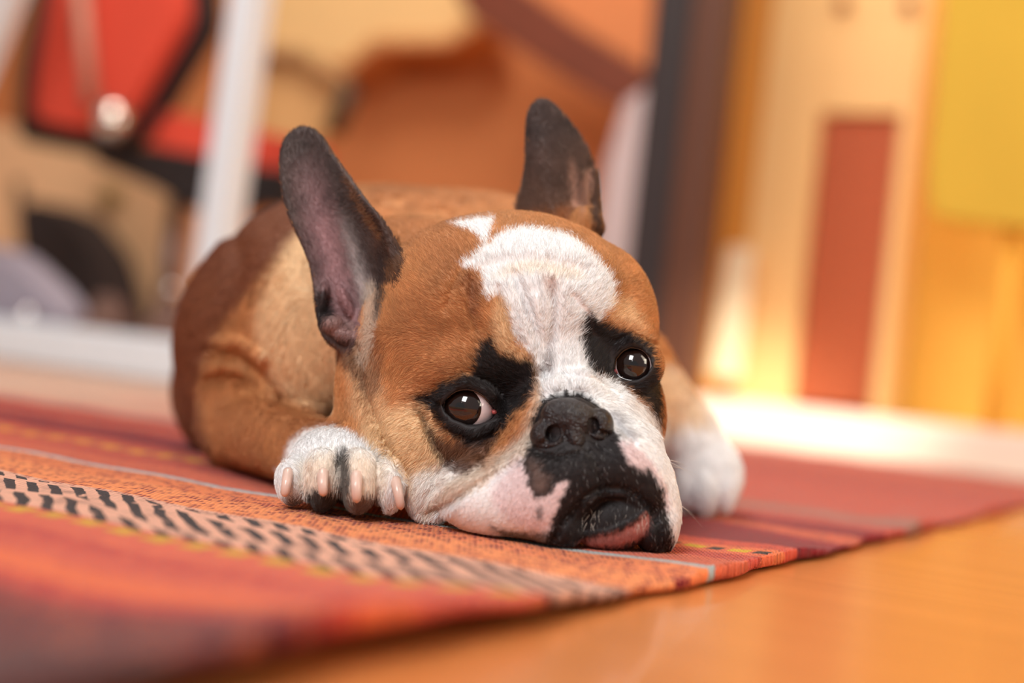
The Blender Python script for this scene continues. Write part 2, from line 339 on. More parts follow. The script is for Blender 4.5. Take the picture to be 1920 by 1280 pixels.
# right side: dark post, cream cupboard with red slatted shutter, yellow chair back
Yp = 2.25
dp = empty('door_post', at(1240, 720, Yp, FZ), 'dark charcoal and brown door post rising behind the dog', 'post')
def vert_slab(name, u0, u1, v, Y, th, m, parent, zb=FZ, zt=1.6):
    a, c = ray_at(u0, v, Y)[0], ray_at(u1, v, Y)[0]; return from_bm(name, box((a, Y, zb), (c, Y + th, zt), .003), m, parent)
vert_slab('jamb', 1228, 1296, 0, Yp, .08, mat('charcoal', (50, 42, 42), .5), dp)
vert_slab('side_board', 1297, 1368, 0, Yp + .01, .07, mat('post_brown', (92, 56, 38), .5), dp)
cb = empty('cupboard', at(1540, 760, 2.5, zt), 'tall cream cupboard with a narrow red slatted shutter on the white sill', 'cupboard')
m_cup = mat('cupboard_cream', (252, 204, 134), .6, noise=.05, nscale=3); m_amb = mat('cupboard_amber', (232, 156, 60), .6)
Yk = 2.50
def xz(u, v, Y=Yk): q = ray_at(u, v, Y); return q[0], q[2]
x0, x1 = xz(1452, 0)[0], xz(1742, 0)[0]; s0, s1 = xz(1540, 212)[0], xz(1690, 212)[0]; zs1 = xz(1610, 212)[1]; zs0 = zt + .012
zc1 = 1.55
from_bm('left_panel', box((x0, Yk, zt), (s0, Yk + .1, zc1), .003), m_cup, cb); from_bm('right_panel', box((s1, Yk, zt), (x1, Yk + .1, zc1), .003), m_cup, cb)
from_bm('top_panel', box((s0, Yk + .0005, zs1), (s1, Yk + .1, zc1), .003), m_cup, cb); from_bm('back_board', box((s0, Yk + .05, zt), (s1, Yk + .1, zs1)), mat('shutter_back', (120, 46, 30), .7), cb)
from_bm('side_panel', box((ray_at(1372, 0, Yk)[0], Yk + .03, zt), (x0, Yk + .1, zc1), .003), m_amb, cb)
m_sh = mat('slat_red', (206, 106, 64), .6, noise=.15, nscale=5); sh = from_bm('shutter', box((s0, Yk + .035, zs0 - .01), (s1, Yk + .048, zs1 - .004)), m_sh, cb)
nsl = 30; hz_ = (zs1 - .006 - zs0) / nsl; sme = None
for k in range(nsl):
    if sme is None:
        o = from_bm('slat', box((s0 + .004, Yk + .014, 0), (s1 - .004, Yk + .034, hz_ * .80), .0015), m_sh, sh); sme = o
    else:
        o = sme.copy(); COL.objects.link(o)
    o.location = (0, 0, zs0 + k * hz_)
for u in (1581, 1704): ball('knob', u, 8, Yk - .012, .013, mat('knob_brown', (150, 84, 40), .5), cb)
lb = slab('leaning_board', [(1362, 462), (1412, 462), (1382, 712), (1326, 704)], 2.42, .02, mat('pale_board', (255, 232, 190), .6), None, .01); tag(lb, 'narrow pale board in the sun beside the dark post', 'board')
yc = empty('armchair', at(1840, 800, 2.28, FZ), 'olive-yellow upholstered chair back at upper right before the yellow wall', 'chair')
slab('backrest', [(1780, -120), (2300, -60), (2260, 470), (1745, 408), (1738, 330)], 2.28, .07, mat('olive_yellow', (214, 176, 58), .8, noise=.08), yc, .05, .012)
for u in (1900, 2180):
    q = ray_at(u, 400, 2.3); from_bm('leg', tube([(q[0], 2.315, q[2]), (q[0], 2.315, q[2] / 2), (q[0], 2.315, FZ)], .014, 12), mat('yellow_leg', (246, 180, 62), .6), yc, True)
# added area light beyond the right edge, brightens the yellow wall
lamp('wall_fill_light', 'AREA', (3.2, 1.2, 1.5), (1.2, 2.6, .5), 40, (1.0, .88, .70), shape='RECTANGLE', size=1.2, size_y=1.4)
lamp('back_fill_light', 'AREA', (-1.4, 1.2, 2.3), (-1.2, 2.4, .3), 38, (1.0, .9, .82), shape='RECTANGLE', size=1.0, size_y=1.0)  # added fill that brightens the back wall and the tan box
q = ray_at(1395, 775, 2.3)
lamp('sunbeam', 'SPOT', (2.6, -.2, 1.9), q, 1500, (1.0, .95, .84), spot_size=math.radians(7), spot_blend=.9, shadow_soft_size=.03)
# ------------------------------------------------------------------ the dog
# Modelled in units of 0.27 mm about the focal distance, centres and radii given in image pixels plus a depth; solids are blended as distance fields.
f32 = np.float32
UPc = np.array([CR[2], -CU[2], -CF[2]])               # world up in modelling units (x right, y down, w near)
GND0 = H + S * F_PX * CF[2]
def height(P): return P @ UPc.astype(P.dtype) + P.dtype.type(GND0 / S)
def ratio(w): return 1 - w / F_PX
def C3(u, v, w): k = ratio(w); return np.array([(u - 960) * k, (v - 640) * k, w], float)
def uv(P): k = F_PX / (F_PX - P[:, 2]); return np.stack([960 + P[:, 0] * k, 640 + P[:, 1] * k], 1)

def smin(a, b, k): h = np.clip(.5 + .5 * (b - a) / k, 0, 1); return b * (1 - h) + a * h - k * h * (1 - h)
def smax(a, b, k): return -smin(-a, -b, k)
def rot3(ang, yaw, pitch):
    a, b, c = [math.radians(q) for q in (ang, yaw, pitch)]
    Rz = np.array([[math.cos(a), -math.sin(a), 0], [math.sin(a), math.cos(a), 0], [0, 0, 1]])
    Ry = np.array([[math.cos(b), 0, math.sin(b)], [0, 1, 0], [-math.sin(b), 0, math.cos(b)]])
    Rx = np.array([[1, 0, 0], [0, math.cos(c), -math.sin(c)], [0, math.sin(c), math.cos(c)]])
    return Rz @ Ry @ Rx
class Ell:
    def __init__(s, u, v, w, ru, rv, rw, ang=0, yaw=0, pitch=0, k=30, op='+'):
        q = ratio(w); s.c = C3(u, v, w); s.r = np.array([ru * q, rv * q, rw]); s.R = rot3(ang, yaw, pitch); s.k = k; s.op = op
        e = np.sqrt(((s.R * s.r) ** 2).sum(1)); s.lo, s.hi = s.c - e, s.c + e
    def d(s, P):
        L = (P - s.c.astype(P.dtype)) @ s.R.astype(P.dtype)
        r = s.r.astype(P.dtype); k0 = np.sqrt(((L / r) ** 2).sum(1)); k1 = np.sqrt(((L / r ** 2) ** 2).sum(1)) + 1e-9
        return k0 * (k0 - 1) / k1
class Cap:
    def __init__(s, a, b, k=30, op='+'):
        s.a, s.b = C3(*a[:3]), C3(*b[:3]); s.ra, s.rb = a[3] * ratio(a[2]), b[3] * ratio(b[2]); s.k = k; s.op = op
        m = max(s.ra, s.rb); s.lo = np.minimum(s.a, s.b) - m; s.hi = np.maximum(s.a, s.b) + m
    def d(s, P):
        ab = (s.b - s.a).astype(P.dtype); pa = P - s.a.astype(P.dtype)
        t = np.clip(pa @ ab / (ab @ ab), 0, 1)
        return np.linalg.norm(pa - t[:, None] * ab, axis=1) - (s.ra + (s.rb - s.ra) * t)
def chain(pts, k=30, op='+'): return [Cap(a, b, k, op) for a, b in zip(pts, pts[1:])]
def polysd(Q, poly):
    """signed distance of 2D points to a closed outline, negative inside"""
    poly = np.asarray(poly, Q.dtype); d = np.full(len(Q), 1e18, Q.dtype); ins = np.zeros(len(Q), bool); n = len(poly)
    for i in range(n):
        a, b = poly[i], poly[(i + 1) % n]; e = b - a; w = Q - a
        t = np.clip((w @ e) / (e @ e), 0, 1); q = w - t[:, None] * e
        d = np.minimum(d, (q * q).sum(1))
        if a[1] != b[1]:
            c = ((a[1] > Q[:, 1]) != (b[1] > Q[:, 1])) & (Q[:, 0] < (b[0] - a[0]) * (Q[:, 1] - a[1]) / (b[1] - a[1]) + a[0]); ins ^= c
    d = np.sqrt(d); return np.where(ins, -d, d)
def linedist(Q, line):
    line = np.asarray(line, Q.dtype); d = np.full(len(Q), 1e18, Q.dtype)
    for a, b in zip(line, line[1:]):
        e = b - a; w = Q - a; t = np.clip((w @ e) / (e @ e), 0, 1); q = w - t[:, None] * e
        d = np.minimum(d, (q * q).sum(1))
    return np.sqrt(d)
def smooth_poly(pts, n=4):
    P = np.array(pts, float); k = len(P); out = []
    for i in range(k):
        p0, p1, p2, p3 = P[i - 1], P[i], P[(i + 1) % k], P[(i + 2) % k]
        for j in range(n):
            t = j / n; out.append(.5 * ((2 * p1) + (-p0 + p2) * t + (2 * p0 - 5 * p1 + 4 * p2 - p3) * t * t + (-p0 + 3 * p1 - 3 * p2 + p3) * t ** 3))
    return np.array(out)
class Sheet:
    """an ear: outline swept along a curved sheet with real thickness"""
    def __init__(s, poly, a, b, wa, wb, half, cup, thick, k=22, skew=0):
        s.poly = smooth_poly(poly, 3); s.a, s.b = np.array(a, float), np.array(b, float)
        s.wa, s.wb, s.half, s.cup, s.th, s.k, s.skew = wa, wb, half, cup, thick, k, skew; s.op = '+'
        wm = (wa + wb) / 2; lo = C3(*s.poly.min(0), wm); hi = C3(*s.poly.max(0), wm)
        s.lo = np.minimum(lo, hi) - 8; s.hi = np.maximum(lo, hi) + 8
        s.lo[2] = min(wa, wb) - abs(cup) - abs(skew) - 30; s.hi[2] = max(wa, wb) + abs(cup) + abs(skew) + 30
    def sheet_w(s, Q):
        ab = s.b - s.a; L = np.linalg.norm(ab); ab = ab / L
        w = Q - s.a; t = (w @ ab) / L; n = (w[:, 0] * -ab[1] + w[:, 1] * ab[0]) / s.half   # n>0 to the image right of an upward axis
        tt = np.clip(t, -.2, 1.1)
        return s.wa + (s.wb - s.wa) * tt + s.cup * np.clip(n, -1.6, 1.6) ** 2 * np.clip(1.15 - .5 * tt, .3, 1.2) + s.skew * n, t, n
    def d(s, P):
        Q = uv(P).astype(P.dtype); d2 = polysd(Q, s.poly) * 1.1
        w, t, n = s.sheet_w(Q)
        dz = np.abs(P[:, 2] - w) * .8 - s.th
        return smax(d2, dz.astype(P.dtype), 9)

EYES = [dict(c=(879, 764, -128), R=54, iris=(865, 762), ir=36,
             poly=[(829, 759), (840, 744), (858, 731), (880, 728), (902, 736), (918, 752), (932, 773), (922, 785), (900, 795), (876, 796), (850, 786), (833, 771)]),
        dict(c=(1187, 684, -190), R=46, iris=(1184, 684), ir=31,
             poly=[(1150, 694), (1154, 672), (1166, 657), (1184, 650), (1203, 654), (1218, 668), (1222, 686), (1213, 702), (1198, 711), (1180, 713), (1163, 708)])]
LEFT_EAR = Sheet([(548, 246), (528, 276), (525, 320), (531, 370), (548, 420), (572, 470), (586, 520), (592, 575), (604, 625), (628, 652), (668, 660), (702, 640),
                  (712, 590), (735, 545), (752, 500), (747, 462), (722, 418), (690, 378), (655, 330), (625, 288), (600, 252), (574, 239)],
                 (668, 620), (562, 250), -275, -330, 62, 34, 12, k=20, skew=8)
RIGHT_EAR = Sheet([(1006, 192), (990, 215), (986, 262), (985, 310), (978, 352), (968, 395), (1000, 425), (1060, 440), (1105, 448), (1122, 425), (1119, 370), (1110, 310),
                   (1090, 262), (1062, 222), (1036, 196), (1020, 189)],
                  (1050, 420), (1012, 190), -400, -430, 60, -52, 12, k=20, skew=-8)
BODY = [
    # trunk, lying on the belly
    Ell(712, 650, -1150, 375, 300, 560, k=10), Ell(880, 640, -1000, 300, 280, 430, k=60),
    Ell(480, 730, -1330, 150, 150, 300, k=60),
    Ell(640, 620, -680, 150, 185, 220, k=60), Ell(780, 600, -520, 170, 200, 260, k=60), Ell(1010, 650, -650, 180, 190, 260, k=60),
    Ell(1085, 770, -860, 170, 150, 230, k=60),
    # left foreleg
    Cap((475, 670, -860, 100), (560, 560, -760, 110), k=50), Cap((462, 785, -830, 88), (468, 690, -860, 96), k=30),
    Cap((460, 790, -820, 86), (560, 835, -480, 66), k=34), Cap((560, 835, -480, 66), (632, 868, -230, 66), k=30),
    Ell(640, 868, -200, 98, 68, 92, k=26),
    # right foreleg
    Cap((1170, 700, -920, 95), (1270, 815, -965, 68), k=50), Cap((1270, 815, -965, 68), (1312, 880, -960, 70), k=30),
    Ell(1322, 895, -940, 66, 64, 80, k=30),
    # skull
    Ell(955, 608, -300, 262, 212, 215, k=50), Ell(1150, 770, -280, 96, 130, 150, ang=-8, k=50),
    Ell(870, 560, -240, 150, 130, 130, k=50), Ell(1040, 545, -180, 125, 105, 100, ang=12, k=40), Ell(1165, 580, -300, 62, 110, 110, ang=-14, k=30),
    Ell(880, 682, -158, 92, 62, 78, ang=-16, k=30), Ell(1148, 622, -215, 72, 52, 70, ang=10, k=24),
    Ell(780, 690, -260, 110, 150, 130, k=50), Ell(775, 820, -215, 95, 118, 120, ang=-8, k=40), Ell(800, 915, -170, 45, 66, 70, k=24),
    Ell(888, 830, -150, 88, 62, 70, ang=-25, k=30), Ell(720, 740, -330, 90, 160, 150, k=50),
    # muzzle
    Ell(1075, 850, -130, 140, 140, 140, k=40), Ell(1060, 700, -165, 75, 80, 80, k=30),
    Ell(942, 930, -62, 128, 80, 88, ang=4, k=22), Ell(1025, 915, -18, 80, 98, 72, ang=0, k=30), Ell(1075, 885, 5, 66, 72, 54, k=26),
    Ell(1185, 880, -52, 66, 100, 80, ang=-22, k=26), Ell(1236, 945, -95, 38, 90, 80, ang=-6, k=20), Ell(1150, 870, -15, 55, 60, 55, k=26),
    Ell(1070, 792, -22, 66, 50, 54, k=20),
    Ell(1222, 985, -60, 38, 48, 60, k=14), Ell(1050, 985, -28, 50, 44, 60, k=16),
    Ell(1152, 972, -40, 78, 60, 60, ang=-14, k=8),
    # loose folds
    *chain([(1010, 735, -72, 24), (985, 800, -60, 27), (935, 862, -74, 28), (868, 905, -105, 29), (812, 950, -140, 34)], k=16),
    *chain([(1042, 724, -70, 20), (1095, 722, -78, 24), (1160, 764, -100, 26), (1208, 830, -112, 28), (1240, 890, -120, 22)], k=16),
    Cap((845, 810, -120, 26), (905, 846, -92, 22), k=20), Cap((700, 640, -330, 28), (722, 800, -270, 26), k=24),
    # eyelids
    Ell(879, 764, -128, 66, 62, 62, k=16), Ell(1187, 684, -190, 56, 54, 55, k=14),
    Cap((830, 742, -92, 11), (872, 716, -78, 12), k=12), Cap((872, 716, -78, 12), (922, 738, -84, 12), k=12),
    Cap((842, 797, -90, 9), (890, 810, -78, 10), k=14), Cap((890, 810, -78, 10), (935, 792, -88, 9), k=14),
    Cap((1150, 660, -160, 9), (1184, 640, -150, 10), k=10), Cap((1184, 640, -150, 10), (1222, 660, -172, 9), k=10), Cap((1160, 722, -162, 8), (1200, 724, -158, 8), k=12),
    LEFT_EAR, RIGHT_EAR,
    Ell(622, 606, -240, 22, 18, 24, k=8), Ell(648, 628, -246, 30, 16, 26, ang=20, k=8), Ell(690, 600, -244, 14, 52, 22, ang=12, k=10), Ell(648, 565, -258, 11, 34, 15, ang=-24, k=8), Ell(606, 560, -262, 9, 30, 22, ang=6, k=8),
    Cap((742, 468, -262, 11), (728, 512, -252, 13), k=10), Cap((690, 400, -275, 10), (735, 450, -262, 12), k=12), Ell(728, 500, -300, 34, 46, 40, k=20),
    Ell(1096, 425, -400, 34, 36, 40, k=20), Cap((1113, 330, -425, 9), (1119, 430, -410, 12), k=8),
]
TOES = [(549, 900, -140, 31, 44, 46), (604, 897, -104, 35, 58, 50), (672, 900, -88, 37, 60, 52), (731, 907, -112, 27, 52, 46)]
for t in TOES: BODY.append(Ell(*t, k=9))
for t in [(1286, 915, -900, 24, 44, 44), (1322, 918, -880, 26, 44, 44), (1356, 915, -900, 24, 42, 44)]: BODY.append(Ell(*t, k=12))
# (line, width, depth of groove (+) or ridge (-), nearest and farthest w)
CREASES = [
    ([(794, 780), (812, 832), (838, 868), (872, 884), (904, 876)], 7, 9, -300),
    ([(1012, 700), (1014, 750), (1000, 795), (990, 835), (974, 862), (930, 890), (886, 915), (845, 945), (800, 965)], 7, 11, -260),
    ([(962, 790), (925, 830), (905, 862), (880, 888), (840, 900)], 7, 8, -260),
    ([(862, 880), (830, 905), (800, 930), (790, 960)], 6, 6, -300),
    ([(1046, 742), (1090, 738), (1130, 765), (1160, 800), (1190, 830)], 6, 7, -260),
    ([(1060, 706), (1110, 712), (1160, 742)], 6, 6, -260),
    ([(966, 520), (985, 560), (1003, 600), (1018, 650), (1026, 700)], 10, 11, -330),
    ([(1034, 534), (1040, 580), (1034, 640), (1028, 690)], 9, 8, -330),
    ([(905, 508), (940, 497), (985, 492), (1040, 498), (1092, 512)], 17, 8, -400),
    ([(935, 545), (950, 600), (985, 650)], 8, 6, -330), ([(868, 500), (850, 540), (838, 580)], 8, 5, -330), ([(885, 530), (880, 580), (895, 620)], 8, 6, -330),
    ([(1075, 560), (1100, 590), (1112, 630)], 8, 5, -330),
    ([(1003, 560), (1012, 620), (1022, 680)], 7, -7, -330),
    ([(820, 758), (806, 752), (790, 745)], 5, 6, -330),
    ([(838, 722), (872, 704), (918, 714), (938, 740)], 5, 6, -260), ([(830, 800), (880, 826), (940, 806)], 5, 5, -260),
    ([(1148, 640), (1184, 626), (1224, 644)], 5, 5, -330), ([(1155, 736), (1205, 742)], 5, 4, -330),
    # philtrum, mouth
    ([(1092, 832), (1108, 850), (1122, 872), (1128, 908)], 5, 10, -160),
    ([(1040, 1012), (1058, 975), (1082, 948), (1104, 926), (1130, 914), (1165, 914), (1196, 928), (1222, 955), (1236, 990), (1238, 1020)], 6, 13, -160),
    ([(1100, 942), (1118, 930), (1140, 926), (1170, 927)], 5, -7, -160),
    ([(1092, 1002), (1140, 996), (1180, 980), (1212, 958)], 5, -5, -160),
    ([(994, 838), (1010, 850), (1050, 858), (1088, 848)], 5, 6, -160),
    # toes
    ([(580, 880), (577, 915), (580, 950)], 5, 11, -420), ([(636, 860), (638, 900), (640, 960)], 6, 12, -420), ([(706, 872), (708, 910), (712, 960)], 5, 11, -420),
    # skin folds over the elbow and shoulder
    ([(404, 664), (440, 668), (480, 700), (512, 738)], 10, 24, -4000), ([(386, 716), (430, 708), (470, 718), (502, 742)], 10, 24, -4000),
    ([(400, 640), (445, 640), (490, 668)], 12, -12, -4000), ([(390, 690), (430, 688), (480, 716)], 10, -10, -4000),
    ([(502, 742), (560, 765), (620, 778), (670, 800)], 12, 14, -4000), ([(440, 430), (455, 500), (420, 590), (385, 660)], 18, 10, -4000),
    ([(668, 660), (682, 740), (720, 830), (756, 890)], 9, 16, -430), ([(690, 375), (760, 395), (840, 405)], 12, 12, -4000), ([(720, 385), (790, 372), (860, 380)], 10, 8, -4000),
]
def body_sdf(P, fine):
    n = len(P); d = np.full(n, 70, P.dtype)
    x, y, w = P[:, 0], P[:, 1], P[:, 2]
    for s in BODY:
        m = 62
        i = np.nonzero((x > s.lo[0] - m) & (x < s.hi[0] + m) & (y > s.lo[1] - m) & (y < s.hi[1] + m) & (w > s.lo[2] - m) & (w < s.hi[2] + m))[0]
        if len(i) == 0: continue
        d[i] = smin(d[i], s.d(P[i]).astype(P.dtype), s.k)
    for e in EYES:                                   # lid openings
        c = C3(*e['c']); i = np.nonzero((np.abs(x - c[0]) < 90) & (np.abs(y - c[1]) < 90) & (np.abs(w - c[2] - 40) < 110))[0]
        if len(i):
            o = np.maximum(polysd(uv(P[i]).astype(P.dtype), e['poly']), (c[2] - 6) - w[i]); d[i] = smax(d[i], -o, 5)
    if fine:
        Q = uv(P).astype(P.dtype)
        for line, wd_, amt, wlim in CREASES:
            L = np.array(line); lo, hi = L.min(0) - 3 * wd_, L.max(0) + 3 * wd_
            i = np.nonzero((Q[:, 0] > lo[0]) & (Q[:, 0] < hi[0]) & (Q[:, 1] > lo[1]) & (Q[:, 1] < hi[1]) & (w > wlim) & ((wlim > -1000) | (w < -330)))[0]
            if len(i):
                g = linedist(Q[i], line); ends = 1.0
                d[i] += (amt * np.exp(-(g / wd_) ** 2)).astype(P.dtype)
    return smax(d, -height(P), 7)
def axis(spec):
    out = [spec[0][0]]
    for a, b, st in spec:
        k = max(1, round((b - a) / st)); out += list(np.linspace(a, b, k + 1)[1:])
    return np.array(out, f32)
def extract(fn, ax, ay, aw):
    import openvdb as vdb
    X, Y, W = np.meshgrid(ax, ay, aw, indexing='ij')
    P = np.stack([X.ravel(), Y.ravel(), W.ravel()], 1); d = np.empty(len(P), f32)
    for k in range(0, len(P), 1500000): d[k:k + 1500000] = fn(P[k:k + 1500000])
    g = vdb.FloatGrid(70.0); g.copyFromArray(d.reshape(X.shape).astype(float))
    v, q = g.convertToQuads(0.0)
    v = np.stack([np.interp(v[:, i], np.arange(len(a)), a) for i, a in enumerate((ax, ay, aw))], 1)
    return v, q
def grad(fn, P, h=1.0):
    g = np.empty_like(P)
    for i in range(3):
        o = np.zeros(3, P.dtype); o[i] = h; g[:, i] = (fn(P + o) - fn(P - o)) / (2 * h)
    return g
def project(fn, P, it=2, lim=6):
    for _ in range(it):
        d = fn(P); g = grad(fn, P); n2 = np.maximum((g * g).sum(1), .15)
        P = P - np.clip(d / n2, -lim, lim)[:, None] * g
    return P
def mesh_from(name, v, q, flip=False):
    me = bpy.data.meshes.new(name)
    if flip: q = q[:, ::-1]
    me.vertices.add(len(v)); me.vertices.foreach_set('co', v.astype(f32).ravel())
    me.loops.add(q.size); me.loops.foreach_set('vertex_index', q.ravel().astype(np.int32))
    me.polygons.add(len(q)); me.polygons.foreach_set('loop_start', np.arange(0, q.size, 4, dtype=np.int32)); me.polygons.foreach_set('loop_total', np.full(len(q), 4, np.int32))
    me.update(calc_edges=True); me.validate(); return me
def subdivide(me):
    o = bpy.data.objects.new('tmp', me); COL.objects.link(o)
    md = o.modifiers.new('s', 'SUBSURF'); md.levels = 1; md.render_levels = 1
    dg = bpy.context.evaluated_depsgraph_get(); ev = o.evaluated_get(dg)
    out = bpy.data.meshes.new_from_object(ev, depsgraph=dg); bpy.data.objects.remove(o); return out
def verts(me): a = np.empty(len(me.vertices) * 3, f32); me.vertices.foreach_get('co', a); return a.reshape(-1, 3)
def add_color(me, col, name='coat'):
    at = me.attributes.new(name, 'FLOAT_COLOR', 'POINT'); at.data.foreach_set('color', np.concatenate([col, np.ones((len(col), 1))], 1).astype(f32).ravel())

import time; _t = time.time()
# ---- coat colours by image-pixel regions projected onto the dog's hide, with some painted shade
_nd = rng.normal(size=(14, 3)); _np = rng.uniform(0, 6.28, 14)
def wob(P, scale):
    s = np.zeros(len(P))
    for i in range(14): s += np.sin((P @ _nd[i]) / scale * (1 + .13 * i) + _np[i])
    return s / 3.7
FAWN, FAWN_D, FAWN_DD, CREAM, WHITE, BLACK, BROWN = [lin(c) for c in ((198, 137, 86), (168, 104, 62), (112, 58, 40), (236, 204, 160), (240, 240, 240), (34, 29, 30), (98, 66, 52))]
PINK, PINKW, EARG, EARP, GREYW = [lin(c) for c in ((226, 207, 207), (238, 214, 210), (78, 65, 62), (164, 124, 126), (200, 192, 190))]
